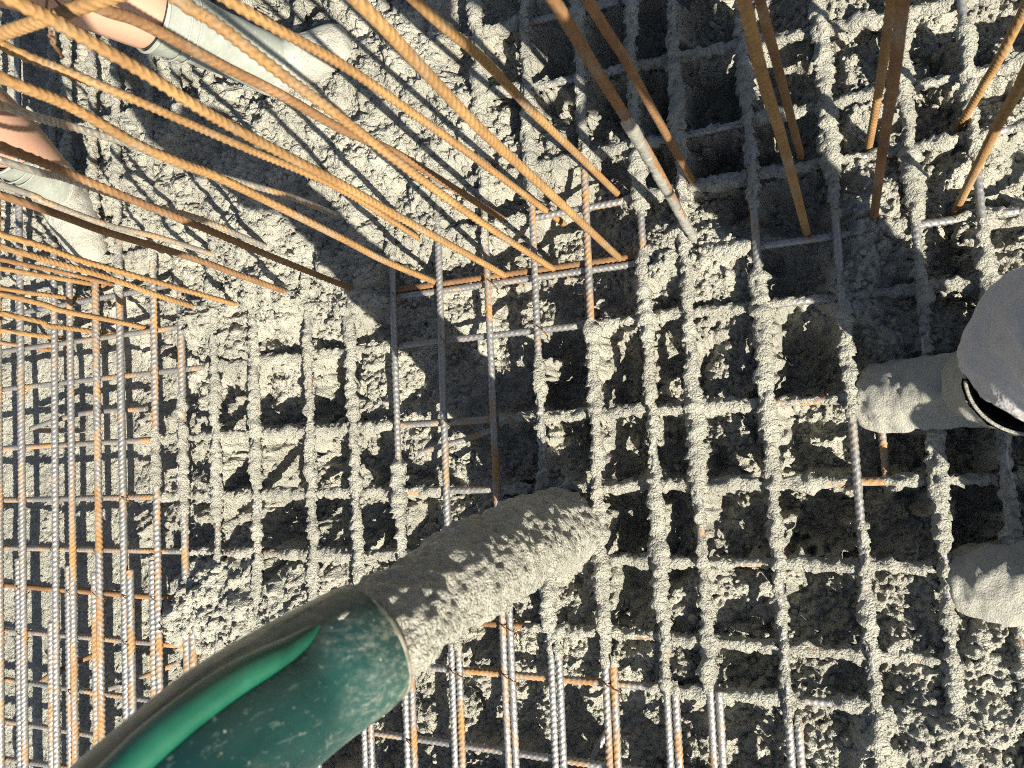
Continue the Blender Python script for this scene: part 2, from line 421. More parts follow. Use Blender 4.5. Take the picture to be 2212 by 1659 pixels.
def concrete_z(x, y):
    wx = x + 0.018 * vnoise2(x, y, 0.05, 3); wy = y + 0.018 * vnoise2(x, y, 0.05, 4)
    z = level(wx, wy)
    rough = np.clip((z + 0.120) / 0.03, 0.16, 1.0)          # the flooded left bay lies smoother
    rough = np.where(x > -1.35, np.maximum(rough, 0.75), rough) * np.where(z > 0.02, 0.8, 1.0)
    z = z + rough * (0.018 * vnoise2(x, y, 0.085, 11) + 0.015 * vnoise2(x, y, 0.038, 12) + 0.006 * vnoise2(x, y, 0.018, 14))
    jag = 0.009 * vnoise2(x, y, 0.036, 41) + 0.007 * vnoise2(x, y, 0.015, 42) + 0.004 * vnoise2(x, y, 0.007, 45)
    whole = np.clip((vnoise2(x, y, 0.065, 44) + 0.45) / 0.3, 0, 1)
    deep = np.clip((x + 1.52) / 0.12, 0, 1)
    top = -0.024 + 0.012 * vnoise2(x, y, 0.06, 43) + 0.006 * vnoise2(x, y, 0.012, 46)
    for fx, iv, _ in ylines:                                 # spill hanging in a ragged wall under the coated bars
        c = coated(y, iv) * deep * whole
        wall = top - 3.2 * np.maximum(0, np.abs(x - fx(y)) - 0.0035 - jag) - 0.2 * (1 - c)
        z = np.maximum(z, wall)
    for fy, iv, _ in xlines:
        c = coated(x, iv) * deep * whole
        wall = top - 0.012 - 3.2 * np.maximum(0, np.abs(y - fy(x)) - 0.003 - jag) - 0.2 * (1 - c)
        z = np.maximum(z, wall)
    d1, r1 = worley2(x + 0.006 * vnoise2(x, y, 0.02, 5), y + 0.006 * vnoise2(x, y, 0.02, 6), 0.026, 21)
    z = z + rough * (0.006 + 0.009 * r1) * np.clip(0.75 - d1, -0.1, 1)
    d2, r2 = worley2(x + 0.002 * vnoise2(x, y, 0.006, 7), y + 0.002 * vnoise2(x, y, 0.006, 8), 0.0105, 22)
    z = z + (0.4 + 0.6 * rough) * (0.004 + 0.012 * r2 * r2) * np.clip(0.8 - d2, -0.1, 1)
    z = z + (0.0050 * vnoise2(x, y, 0.0075, 13) + 0.0036 * vnoise2(x, y, 0.0044, 15)) * (0.4 + 0.6 * rough)
    return z

NX, NY = 800, 640
gx = np.linspace(0, 1, NX) ** 1.0
xr, xl = 0.48, -2.50
k_ = 0.80                                                    # denser towards the near side
xs = xr + (xl - xr) * ((np.exp(k_ * gx) - 1) / (math.exp(k_) - 1))
xs = np.r_[[4.5, 2.6, 1.6, 1.1, .85, .7, .6, .54], xs, [-2.56, -2.63, -2.75, -2.95, -3.4, -4.2, -6.0]]
gv = np.r_[[-3.2, -1.7, -.9, -.5, -.25, -.1, -.04], np.linspace(0, 1, NY), [1.04, 1.1, 1.25, 1.5, 1.9, 2.7, 4.2]]
xc = np.clip(xs, xl, xr)
ylo = -0.56 + (xc - 0.3) * 0.115; yhi = 0.82 - (xc - 0.3) * 0.285
XX = np.repeat(xs[:, None], len(gv), 1); YY = ylo[:, None] + (yhi - ylo)[:, None] * gv[None, :]
ZZ = concrete_z(XX, YY)
XX = XX + 0.0035 * vnoise2(XX, YY, 0.012, 31); YY = YY + 0.0035 * vnoise2(XX, YY, 0.012, 32)
pts = np.stack([XX, YY, ZZ], -1).reshape(-1, 3)
f = tube_faces(len(xs), len(gv), closed=False)[:, ::-1]
o = mesh_obj('wet_concrete', pts, f, M['concrete'])
o['kind'] = 'structure'; o['label'] = 'rough grey wet concrete lying in and over the reinforcement mat'

t = NT('subsoil'); v = t.coords(per_object=False)
M['soil'] = t.set(Base_Color=t.mix(t.noise(v, 3, 6), (0.16, 0.12, 0.085), (0.26, 0.21, 0.15)), Roughness=0.95,
                  Normal=t.bump(t.noise(v, 9, 8), 0.8, 0.05))
o = mesh_obj('ground', [(-80, -80, -.45), (80, -80, -.45), (80, 80, -.45), (-80, 80, -.45)], [(0, 1, 2, 3)], M['soil'], smooth=False)
o['kind'] = 'structure'

# ------------------------------------------------------------------ concrete clinging to bars
def crust(parent, pts, thick=0.0072, seed=0, mat='crust', r0=RY, k=16, step=0.0031, name='concrete_crust'):
    p, s = resample(pts, step)
    if len(p) < 6: return None
    t, a, b = frames(p)
    th = np.arange(k) / k * 2 * np.pi
    dirs = np.cos(th)[None, :, None] * a[:, None] + np.sin(th)[None, :, None] * b[:, None]
    q = p[:, None] + dirs * 0.014
    n0 = vnoise3(q, 0.085, seed + 3); n1 = vnoise3(q, 0.032, seed); n2 = vnoise3(q, 0.013, seed + 1); n3 = vnoise3(q, 0.0058, seed + 2)
    up = dirs[..., 2]
    rad = r0 * 1.03 + thick * np.clip(0.50 + 0.8 * n0 + 0.7 * n1 + 0.7 * n2 + 0.85 * n3 + 0.15 * up, -0.6, 3.2)
    e = np.clip(np.minimum(np.arange(len(p)), np.arange(len(p))[::-1]) / 7.0, 0, 1)[:, None]
    rad = r0 * 0.8 + (rad - r0 * 0.8) * np.clip(e * 1.1 + 0.4 * (n2 - 0.2) * (e < 1), 0, 1)
    v = p[:, None] + dirs * rad[..., None] + t[:, None] * (n3 * 0.004)[..., None]
    v[..., 2] += 0.0015
    return mesh_obj(name, v.reshape(-1, 3), tube_faces(len(p), k), M[mat], parent)

def runs(t0, t1, iv):
    """coated runs left over by the bare stretches"""
    cur, out = t0, []
    for a, b in sorted(iv):
        if a > cur: out.append((cur, min(a, t1)))
        cur = max(cur, b)
    if cur < t1: out.append((cur, t1))
    return [(a, b) for a, b in out if b - a > 0.03]

RL = 0.0085
PROTO = {}
def straight_bar(name, A, B, mat, variant, roll, rad=RY):
    """a straight ribbed bar from A towards B; alike bars share one mesh"""
    key = (variant, mat, rad)
    if key not in PROTO:
        o_ = bar_obj(name, [(0, 0, 0), (0, 0, 3.9)], rad, M[mat], cross=bool(variant), pitch=(0.0125 if rad > RY else 0.0112, 0.0115 if rad > RY else 0.0104)[variant])
        PROTO[key] = o_.data
    else:
        o_ = bpy.data.objects.new(name, PROTO[key]); COL.objects.link(o_)
    d = Vector(B) - Vector(A)
    o_.rotation_mode = 'QUATERNION'
    o_.rotation_quaternion = d.to_track_quat('Z', 'Y') @ Vector((0, 0, 1)).to_track_quat('Z', 'Y').inverted()
    from mathutils import Quaternion
    o_.rotation_quaternion = d.to_track_quat('Z', 'Y') @ Quaternion((0, 0, 1), roll)
    o_.location = A
    return o_

def in_frame_world(parent_bar, fn):
    """crust pieces are built in world space and hung on their bar"""
    o_ = fn(None)
    if o_ is not None:
        o_.parent = parent_bar
        bpy.context.view_layer.update()
        o_.matrix_parent_inverse = parent_bar.matrix_world.inverted()
    return o_

bpy.context.view_layer.update()
YPH = {0: 'at the very edge of the picture'}
for i, (fx, iv, mt) in enumerate(ylines):
    root = straight_bar('mat_bar', (fx(Y1w + 0.3), Y1w + 0.3, 0), (fx(Y1w - 3.4), Y1w - 3.4, 0), mt, i % 2, rng.uniform(0, 6.28), RL if i < 8 else RY)
    st = 'bare ribbed steel' if i < 6 else ('half-coated ribbed steel' if i in (6, 7, 12, 13, 14, 15, 16) else 'concrete-crusted steel')
    tag(root, f'{st} mat bar running down the picture, {ORD[i]} from the left edge', 'rebar', 'mat bars running down the picture')
    for a, b in runs(-0.95, 1.62, iv):
        yy = np.linspace(b, a, max(3, int((b - a) / 0.05)))
        pp = np.stack([fx(yy), yy, 0 * yy], 1)
        in_frame_world(root, lambda _: crust(None, pp, seed=100 + i * 7, thick=0.0070 if i > 7 else 0.006))
for i, (fy, iv, mt) in enumerate(xlines):
    root = straight_bar('cross_bar', (X0w, fy(X0w), ZX), (X1w, fy(X1w), ZX), mt, (i + 1) % 2, rng.uniform(0, 6.28))
    tag(root, f'ribbed steel cross bar under the mat bars, {ORD[i]} from the top of the picture', 'rebar', 'cross bars running over the picture')
    for a, b in runs(-2.6, 0.7, iv):
        xx = np.linspace(a, b, max(3, int((b - a) / 0.05)))
        pp = np.stack([xx, fy(xx), 0 * xx + ZX], 1)
        in_frame_world(root, lambda _: crust(None, pp, seed=900 + i * 7, thick=0.0066))

# rusty bar lying against the cross bar at the wall line
fy = xlines[4][0]
xa, xb = P(835, 630)[0], P(1420, 560)[0]
o = bar_obj('cross_bar', [(xa, fy(xa) + .0145, ZX - .002), ((xa + xb) / 2, fy((xa + xb) / 2) + .0150, ZX - .002), (xb, fy(xb) + .0145, ZX - .003)], RY, M['rust_brown'], roll=.4)
tag(o, 'dark brown rusty cross bar lying tight against the grey one among the starter feet', 'rebar', 'cross bars running over the picture')

# lap bars: (mat bar, side, photograph y of the upper end, finish)
LAPS = [(1, -1, 1206, 'steel'), (2, -1, 1344, 'rust_grey'), (3, -1, 1222, 'steel'), (4, -1, 1235, 'steel_rust'), (5, 1, 1228, 'steel_rust'), (6, -1, 1212, 'steel'), (7, 1, 1248, 'steel_rust'),
        (11, 1, 1480, 'steel_rust'), (12, 1, 1440, 'steel_rust'), (13, 1, 1375, 'steel_rust'), (14, 1, 1310, 'steel'), (15, 1, 1400, 'steel'), (16, 1, 1425, 'steel_rust'), (17, 1, 1480, 'steel_rust'), (18, 1, 1490, 'steel'), (19, 1, 1555, 'steel_rust')]
for n, (i, sd, py, mt) in enumerate(LAPS):
    fx, iv, _ = ylines[i]
    yy = np.linspace(-1.2, 1.5, 800); v = np.stack([fx(yy), yy, 0 * yy - CAM_H], 1)
    c = v[:, :1] * AX + v[:, 1:2] * AY + v[:, 2:] * AZ; q = CY + F_PX * c[:, 1] / c[:, 2]
    yt = yy[np.argmin(abs(q - py))]
    off = sd * (0.0182 if i < 8 else 0.0148)
    root = straight_bar('lap_bar', (fx(yt) + off, yt, -.001), (fx(yt - 1.2) + off, yt - 1.2, -.001), mt, n % 2, rng.uniform(0, 6.28), RL if i < 8 else RY)
    where = f'{ORD[i]} mat bar from the left edge'
    tag(root, f'ribbed lap bar lying tight beside the {where}', 'rebar', 'lap bars at the bottom of the picture')
    if i >= 11:
        a = max(b_ for b_ in [p_[0] for p_ in iv] if b_ < 0) if iv else yt
        a = [p_[1] for p_ in iv if p_[1] < yt + .02 or p_[0] < -0.2]
        top = max(a) if a else yt
        if yt - top > 0.01:
            pp = np.array([(fx(y_) + off, y_, 0) for y_ in np.linspace(yt + .01, top, 4)])
            in_frame_world(root, lambda _: crust(None, pp, seed=1700 + n))

# ------------------------------------------------------------------ starter bars standing in two rows
RS = 0.0059
ST = [  # foot pixel, other pixels up the bar, finish, label
    ((1175, 452), [(1004, 326), (871, 233), (737, 143), (477, 0)], 'rust', 'orange rusted starter bar ending beside the rear cross bar, darker in the middle'),
    ((1190, 577), [(1040, 480), (890, 370), (737, 250), (617, 160), (467, 43), (383, -10)], 'rust', 'thick orange starter bar crossing the grey boot shaft along its far side'),
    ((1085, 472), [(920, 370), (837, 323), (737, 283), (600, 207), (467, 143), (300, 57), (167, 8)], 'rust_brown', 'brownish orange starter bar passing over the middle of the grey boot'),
    ((1085, 592), [(1020, 555), (871, 473), (737, 397), (533, 290), (433, 233), (300, 147), (127, 47), (20, -10)], 'rust', 'orange starter bar bound to the tie bar in the top corner'),
    ((905, 515), [(737, 408), (533, 320), (400, 263), (300, 220), (133, 153), (0, 100)], 'rust', 'bright orange starter bar whose foot hides behind its neighbour'),
    ((937, 608), [(830, 563), (737, 513), (500, 393), (400, 353), (300, 310), (150, 223), (0, 160)], 'rust', 'orange starter bar ending just before the second bare mat bar of the open bay'),
    ((755, 478), [(640, 430), (483, 387), (383, 360), (300, 323), (150, 280), (0, 237)], 'rust_grey', 'grey slurry-splashed starter bar standing free in the concrete mound'),
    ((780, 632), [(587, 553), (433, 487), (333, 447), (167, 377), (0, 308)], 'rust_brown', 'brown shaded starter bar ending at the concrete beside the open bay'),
    ((600, 545), [(500, 500), (417, 467), (333, 447), (233, 417), (133, 383), (0, 347)], 'rust_grey', 'grey brown starter bar half hidden above the brown shaded one'),
    ((633, 636), [(530, 598), (400, 550), (233, 500), (133, 463), (0, 417)], 'rust_brown', 'dark brown starter bar passing below the concrete-coated boot'),
    ((460, 550), [(400, 530), (333, 510), (233, 487), (100, 437), (0, 397)], 'rust_grey', 'thin grey orange starter bar crossing the coated boot foot'),
    ((503, 656), [(333, 607), (173, 560), (100, 533), (0, 503)], 'rust', 'orange starter bar ending at the corner where concrete starts to cover the mat'),
    ((432, 667), [(350, 640), (233, 597), (83, 553), (0, 528)], 'rust', 'sunlit tan starter bar just below the one reaching the concrete corner'),
    ((215, 608), [(100, 580), (0, 560)], 'rust_brown', 'short reddish starter bar near the left edge above the pale orange one'),
    ((195, 613), [(100, 597), (0, 580)], 'rust', 'short pale orange starter bar near the left edge under the reddish one'),
    ((130, 641), [(60, 632), (0, 623)], 'rust', 'short orange starter bar ending beside the third mat bar at the left edge'),
    ((300, 705), [(233, 690), (133, 670), (0, 633)], 'rust', 'orange starter bar ending on the wall line cross bar between fifth and sixth mat bar'),
    ((200, 716), [(133, 707), (100, 703), (0, 676)], 'rust', 'orange starter bar ending on the wall line cross bar at the fourth mat bar'),
    ((112, 728), [(60, 722), (0, 713)], 'rust', 'short orange starter bar ending at the second mat bar near the left edge'),
    ((40, 746), [(20, 743), (0, 740)], 'rust_brown', 'shortest brown starter bar stub at the left edge on the wall line'),
    ((1335, 555), [(1171, 400), (1038, 277), (904, 133), (775, -5)], 'rust', 'long orange starter bar ending beyond the rusty mat bar of the open bay'),
    ((1328, 413), [(1260, 347), (1154, 247), (1038, 127), (888, 0)], 'rust', 'orange starter bar with a brown shaded upper half, ending at the rear row'),
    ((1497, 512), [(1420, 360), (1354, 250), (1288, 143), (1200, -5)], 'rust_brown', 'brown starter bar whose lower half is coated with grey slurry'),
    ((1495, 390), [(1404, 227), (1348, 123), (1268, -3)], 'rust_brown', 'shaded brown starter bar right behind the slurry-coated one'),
    ((1742, 500), [(1692, 317), (1642, 160), (1602, 0)], 'rust', 'front one of the two starter bars standing close together over the dark bay'),
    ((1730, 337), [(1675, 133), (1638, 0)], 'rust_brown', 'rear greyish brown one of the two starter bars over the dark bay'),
    ((1878, 310), [(1905, 167), (1928, 0)], 'rust', 'bright sunlit starter bar half hidden by a shaded one'),
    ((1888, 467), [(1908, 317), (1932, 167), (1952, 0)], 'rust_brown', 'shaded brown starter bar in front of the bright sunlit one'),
    ((2082, 257), [(2125, 187), (2212, 33)], 'rust', 'upper orange starter bar at the right edge of the picture'),
    ((2075, 433), [(2158, 267), (2212, 170)], 'rust', 'lower orange starter bar at the right edge of the picture')]
for n, (foot, ups, mt, lab) in enumerate(ST):
    f0 = P(*foot, 0.0)
    hs = np.linspace(0.0, 1.25, 600)
    knots = [f0]
    for u_ in ups:
        r_ = np.array([P(*u_, h)[:2] for h in hs]); j = int(np.argmin(((r_ - f0[:2]) ** 2).sum(1)))
        q = P(*u_, hs[j])
        q[:2] = f0[:2] + (q[:2] - f0[:2]) * 0.9
        if hs[j] > knots[-1][2] + 0.03: knots.append(q)
    last = knots[-1]; prev = knots[-2]
    dirn = (last - f0) / (last[2] - f0[2])
    dirn[:2] *= 0.6
    knots.append(last + dirn * max(0.12, 1.12 - last[2]))
    d0 = (knots[1] - f0) / np.linalg.norm(knots[1] - f0)
    knots.insert(0, f0 - d0 * 0.17)
    o = bar_obj('starter_bar', np.array(knots), RS, M[mt], roll=rng.uniform(0, 6.28), cross=n % 3 == 0, k=12, step=0.0020, pitch=0.0112)
    tag(o, lab, 'rebar', 'rusty starter bars standing in two rows')
    if n == 22:
        a, b = np.array(knots[1]), np.array(knots[3])
        crust(o, np.array([a - d0 * .02, (a * 2 + b) / 3, (a + b * 2) / 3 , b]), thick=0.0013, r0=RS * 1.10, mat='slurry', seed=77, name='slurry_coat')

# bar tied across the starters, with its wire
A, B = P(0, 74, .93), P(215, 2, .93)
dx = (B - A) / (B[0] - A[0])
o = bar_obj('tie_bar', [A - dx * .5, A + (B - A) * .5, B + dx * .25], RS * 1.05, M['rust'], roll=1.0, k=12)
tag(o, 'thick rusty horizontal bar tied across the starter bars in the top corner', 'rebar')
t = NT('binding_wire'); M['wire'] = t.set(Base_Color=t.mix(t.noise(t.coords(), 90), (0.09, 0.05, 0.03), (0.24, 0.13, 0.05)), Metallic=0.4, Roughness=0.6)

def wire(name, pts, r, parent=None, k=6, mat='wire'):
    p, s = resample(pts, 0.003); t_, a, b = frames(p)
    th = np.arange(k) / k * 2 * np.pi
    v = p[:, None] + r * (np.cos(th)[None, :, None] * a[:, None] + np.sin(th)[None, :, None] * b[:, None])
    return mesh_obj(name, v.reshape(-1, 3), tube_faces(len(p), k), M[mat], parent)

c0 = P(118, 36, .94)
root = empty('tie_wire', c0)
tag(root, 'rusty twisted tie wire knotted round the thick bar in the top corner', 'tie wire', 'binding wires')
wr = lambda pts_, nm: wire(nm, np.array(pts_), 0.0011, root)
wr([(-.004, .016, -.01), (.004, .014, .008), (.006, 0, .0125), (.004, -.012, .010), (.003, -.018, .004)], 'loop')
wr([(.003, -.018, .004), (.0065, -.020, .007), (.003, -.023, .008), (.0075, -.026, .005), (.005, -.031, .003), (.014, -.042, .0)], 'twisted_end')
wr([(.004, -.018, .006), (.002, -.021, .004), (.007, -.023, .003), (.004, -.028, .006), (.008, -.034, .001), (.017, -.046, .004)], 'twisted_end')
# small wires at the laps
WI = [(1, 9, 'first'), (3, 9, ''), (4, 9, ''), (5, 9, ''), (6, 9, ''), (7, 9, ''), (14, 9, ''), (1, 10, ''), (5, 10, ''), (2, 4, ''), (12, 4, ''), (15, 5, ''), (1, 7, ''), (3, 6, ''), (4, 8, ''), (2, 8, ''), (5, 7, ''), (6, 5, ''), (1, 5, ''), (3, 11, ''), (13, 10, ''), (14, 10, ''), (16, 10, ''), (12, 11, ''), (13, 5, ''), (14, 4, ''), (13, 6, '')]
for i, j, _ in WI:
    fx, fy = ylines[i][0], xlines[j][0]
    x_ = fx(-.3); y_ = fy(x_); x_ = fx(y_)
    lapside = next((s_ for (q_, s_, *_r) in LAPS if q_ == i), 0)
    cx_ = x_ + 0.0074 * lapside; hw = RY * (2.25 if lapside and j in (9, 10) else 1.25)
    root = empty('tie_wire', (cx_, y_, 0))
    tag(root, f'thin wire tying the {ORD[i]} mat bar from the left edge to the {ORD[j]} cross bar', 'tie wire', 'binding wires')
    wire('loop', np.array([(-hw, .013, -.013), (-hw * .9, .008, .004), (0, 0, RY * 1.35), (hw * .9, -.008, .004), (hw, -.013, -.013)]), .0012, root)
    wire('twisted_end', np.array([(hw, -.013, -.010), (hw + .004, -.016, -.004), (hw + .003, -.020, -.002), (hw + .009, -.026, .001)]), .0012, root)

# bent support bars lower down
SP = [([(66, 926), (130, 905), (200, 890), (317, 883)], -.045, 'steel_rust', 'bent support bar lying under the mat bars near the left edge'),
      ([(75, 930), (120, 930), (185, 930)], -.060, 'steel_rust', 'short support bar end under the bent one near the left edge'),
      ([(905, 978), (960, 962), (1010, 948), (1075, 925)], -.045, 'steel', 'slanted support bar under the mat in the open bay'),
      ([(225, 1492), (262, 1478), (320, 1458), (392, 1428)], -.045, 'steel_rust', 'slanted support bar rising to the hose below the laps'),
      ([(85, 1475), (120, 1452), (202, 1415)], -.06, 'rust_brown', 'brown slanted support bar under the second and third mat bar'),
      ([(1900, 880), (1908, 960), (1916, 1040)], -.05, 'steel_rust', 'short lower bar beside the coated boot tip'),
      ([(1275, 1650), (1292, 1615), (1310, 1585)], -.07, 'steel', 'small dark support bar end near the bottom between two lap pairs')]
for px, h, mt, lab in SP:
    o = bar_obj('support_bar', np.array([P(*q, h) for q in px]), RY * 0.95, M[mt], roll=.7, k=10)
    tag(o, lab, 'rebar', 'support bars under the mat')

# ------------------------------------------------------------------ loose crumbs of concrete
ico_v, ico_f = [], []
def ico():
    p_ = (1 + 5 ** .5) / 2
    v = [(-1, p_, 0), (1, p_, 0), (-1, -p_, 0), (1, -p_, 0), (0, -1, p_), (0, 1, p_), (0, -1, -p_), (0, 1, -p_), (p_, 0, -1), (p_, 0, 1), (-p_, 0, -1), (-p_, 0, 1)]
    fc = [(0, 11, 5), (0, 5, 1), (0, 1, 7), (0, 7, 10), (0, 10, 11), (1, 5, 9), (5, 11, 4), (11, 10, 2), (10, 7, 6), (7, 1, 8), (3, 9, 4), (3, 4, 2), (3, 2, 6), (3, 6, 8), (3, 8, 9), (4, 9, 5), (2, 4, 11), (6, 2, 10), (8, 6, 7), (9, 8, 1)]
    v = [np.array(q) / np.linalg.norm(q) for q in v]; cache = {}
    def mid(a, b):
        k = (min(a, b), max(a, b))
        if k not in cache: q = v[a] + v[b]; v.append(q / np.linalg.norm(q)); cache[k] = len(v) - 1
        return cache[k]
    out = []
    for a, b, c in fc:
        x, y, z = mid(a, b), mid(b, c), mid(c, a); out += [(a, x, z), (b, y, x), (c, z, y), (x, y, z)]
    return np.array(v), np.array(out)
iv_, if_ = ico()
iv_ = iv_[:12]; if_ = np.array([(0, 11, 5), (0, 5, 1), (0, 1, 7), (0, 7, 10), (0, 10, 11), (1, 5, 9), (5, 11, 4), (11, 10, 2), (10, 7, 6), (7, 1, 8), (3, 9, 4), (3, 4, 2), (3, 2, 6), (3, 6, 8), (3, 8, 9), (4, 9, 5), (2, 4, 11), (6, 2, 10), (8, 6, 7), (9, 8, 1)])
N = 17000
u1, u2 = rng.random(N), rng.random(N)
cxs = 0.3 - 1.75 * u1; cys = (-0.56 + (cxs - .3) * .115) + (1.38 - (cxs - .3) * .4) * u2
czs = concrete_z(cxs, cys)
rad = 0.0016 + 0.0052 * rng.random(N) ** 3.0
V = np.repeat(iv_[None], N, 0) * (1 + 0.22 * rng.standard_normal((N, len(iv_), 1)))
V = V * (rad[:, None, None] * np.stack([1 + .3 * rng.random(N), 1 + .3 * rng.random(N), .7 + .3 * rng.random(N)], -1)[:, None, :])
V = V + np.stack([cxs, cys, czs + rad * 0.25], -1)[:, None, :]
Fc = (if_[None] + (np.arange(N) * len(iv_))[:, None, None]).reshape(-1, 3)
o = mesh_obj('concrete_crumbs', V.reshape(-1, 3), Fc, M['crust'])
o['kind'] = 'stuff'; o['label'] = 'loose crumbs of concrete lying over the poured surface'

# ------------------------------------------------------------------ pouring stream and green hose
HM = P(800, 1388, .80)
HB = P(425, 1659, .963)
HP = [HM, P(622, 1502, .871), HB, HB + np.array([-.02, -.075, .12]), HB + np.array([.10, -.17, .36]), HB + np.array([.34, -.28, .72]), HB + np.array([.75, -.45, 1.25])]
HR = 0.0578
ldn = P(1212, 1142, -.02)
def sdisp(v, u):
    q = v.copy(); q[..., 2] *= 0.55
    return (0.006 * vnoise3(q, 0.075, 4) + 0.0040 * vnoise3(q, 0.035, 5) + 0.0042 * vnoise3(q, 0.013, 6) + 0.0045 * vnoise3(q, 0.006, 8)) * (1 + 1.4 * np.clip(u - .72, 0, 1) * 3)
hd = (HP[1] - HM) / np.linalg.norm(HP[1] - HM)
S0 = HM + hd * .05
secs = [(*S0, .048, .048), (*HM, .0485, .0485), (*(HM * .8 + ldn * .2 + np.array([.004, .014, 0])), .053, .052), (*(HM * .6 + ldn * .4 + np.array([.010, .020, 0])), .058, .056),
        (*(HM * .38 + ldn * .62 + np.array([.012, .020, 0])), .064, .061), (*(HM * .16 + ldn * .84 + np.array([.008, .012, 0])), .071, .066), (*ldn, .078, .074), (*(ldn - np.array([0, 0, .05])), .098, .092)]
o = loft('concrete_stream', secs, M['crust'], k=120, sub=34, disp=sdisp)
tag(o, 'thick stream of wet concrete falling from the green hose onto the mat', 'concrete stream')

t = NT('hose_green'); v = t.coords(per_object=False)
scr = t.noise(t.coords((1, 1, 0.12), False), 130, 4, 0.7); scr2 = t.noise(t.coords((0.25, 1, 0.8), False), 150, 4, 0.7); dust = t.noise(v, 20, 5, 0.65); cloud = t.noise(v, 7, 3)
base = t.mix(t.ramp(cloud, [(0.35, 0), (0.65, 1)]), (0.004, 0.028, 0.026), (0.010, 0.056, 0.049))
base = t.mix(t.ramp(scr, [(0.60, 0), (0.70, 0.45)]), base, (0.20, 0.25, 0.22))
base = t.mix(t.ramp(scr2, [(0.62, 0), (0.71, 0.55)]), base, (0.26, 0.29, 0.24))
base = t.mix(t.ramp(dust, [(0.60, 0), (0.80, 0.28)]), base, (0.14, 0.13, 0.09))
sp = t.ramp(t.voro(v, 60), [(0.05, 0.8), (0.08, 0)])
base = t.mix(sp, base, (0.36, 0.36, 0.30))
sep = t.n('ShaderNodeSeparateXYZ'); t.l(t.tc.outputs['Object'], sep.inputs[0])
low = t.ramp(t.math('ADD', sep.outputs[2], t.math('MULTIPLY', t.math('SUBTRACT', dust, 0.5), 0.12)), [(-0.01, 0.8), (0.09, 0)])
base = t.mix(t.math('MULTIPLY', low, t.ramp(scr2, [(0.46, 0.1), (0.62, 1)])), base, (0.20, 0.20, 0.15))
M['hose'] = t.set(Base_Color=base, Roughness=t.ramp(dust, [(0.4, 0.2), (0.7, 0.42)]), Normal=t.bump(dust, 0.25, 0.006), Specular_IOR_Level=0.5)
t = NT('hose_ridge_green'); v = t.coords(per_object=False)
M['ridge'] = t.set(Base_Color=t.mix(t.ramp(t.noise(v, 22, 6), [(0.4, 0), (0.7, 1)]), (0.006, 0.065, 0.038), (0.014, 0.105, 0.062)), Roughness=0.34)
t = NT('hose_rim_slurry'); v = t.coords(per_object=False)
M['rim'] = t.set(Base_Color=t.mix(t.ramp(t.noise(v, 45, 6), [(0.4, 0), (0.6, 1)]), (0.05, 0.055, 0.04), (0.24, 0.22, 0.165)), Roughness=0.5)
hose = empty('concrete_hose', tuple(HM))
tag(hose, 'big dark green concrete hose with a raised bright green ridge', 'hose')
rel = lambda a: np.asarray(a) - HM
hp = [(*rel(q), HR * s_, HR * s_) for q, s_ in zip([HP[0], HP[0] * .75 + HP[1] * .25] + HP[1:], (.94, .99, 1.0, 1.0, 1.0, 1.0, 1.0, 1.0))]
wall = loft('wall', hp, M['hose'], hose, k=72, sub=16, closed_start=False, closed_end=False,
            disp=lambda v, u: 0.0022 * vnoise3(v, 0.09, 41))
inner = loft('inner_wall', [(*rel(HP[0] + hd * .001), HR * .85, HR * .85), (*rel(HP[0] + hd * .05), HR * .86, HR * .86), (*rel(HP[0] + hd * .1), HR * .84, HR * .84)], M['rim'], hose, k=72, closed_start=False)
# rounded lip
n_ = hd; e1 = np.cross(n_, [0, 0, 1.]); e1 /= np.linalg.norm(e1); e2 = np.cross(n_, e1)
aa = np.linspace(0, 2 * np.pi, 73)
ringp = np.array([HR * .895 * (math.cos(q) * e1 + math.sin(q) * e2) for q in aa])
k = 10; th = np.arange(k) / k * 2 * np.pi
rd = ringp / np.linalg.norm(ringp, axis=1, keepdims=True)
vv = ringp[:, None] + .0036 * (np.cos(th)[None, :, None] * rd[:, None] + np.sin(th)[None, :, None] * n_[None, None])
mesh_obj('lip', vv.reshape(-1, 3), tube_faces(73, k), M['rim'], hose)
# the ridge: found as the line on the hose wall that shows along these photograph positions
_q = np.array([HP[0], HP[0] * .75 + HP[1] * .25] + HP[1:]); _n = len(_q); _q = np.vstack([2 * _q[0] - _q[1], _q, 2 * _q[-1] - _q[-2]])
axis = []
for u_ in np.linspace(0, _n - 1.001, 240):
    i_ = int(u_); w_ = u_ - i_; a0, a1, a2, a3 = _q[i_:i_ + 4]
    axis.append(0.5 * (2 * a1 + (a2 - a0) * w_ + (2 * a0 - 5 * a1 + 4 * a2 - a3) * w_ ** 2 + (3 * a1 - a0 - 3 * a2 + a3) * w_ ** 3))
axis = np.array(axis)
def on_wall(px, py, lift):
    r = np.array([px - CX, py - CY, F_PX]); w = np.array([r @ AX, r @ AY, r @ AZ]); w /= np.linalg.norm(w)
    ts = np.linspace(.3, 1.3, 900); q = np.array([0, 0, CAM_H]) + ts[:, None] * w
    dist = np.min(np.linalg.norm(q[:, None] - axis[None], axis=2), axis=1)
    j = int(np.argmax(dist < HR + lift)) if (dist < HR + lift).any() else int(np.argmin(dist))
    return q[j]
rp = [on_wall(a, b, .003) for a, b in [(690, 1350), (662, 1374), (622, 1403), (570, 1432), (500, 1472), (415, 1532), (325, 1606), (262, 1668)]]
rp.append(rp[-1] + (rp[-1] - rp[-2]) * 1.5)
rr = [.0016, .0064, .0092, .0110, .0120, .0124, .0126, .0126, .0126]
loft('ridge', [(*rel(q), r_, r_) for q, r_ in zip(rp, rr)], M['ridge'], hose, k=20, sub=10)

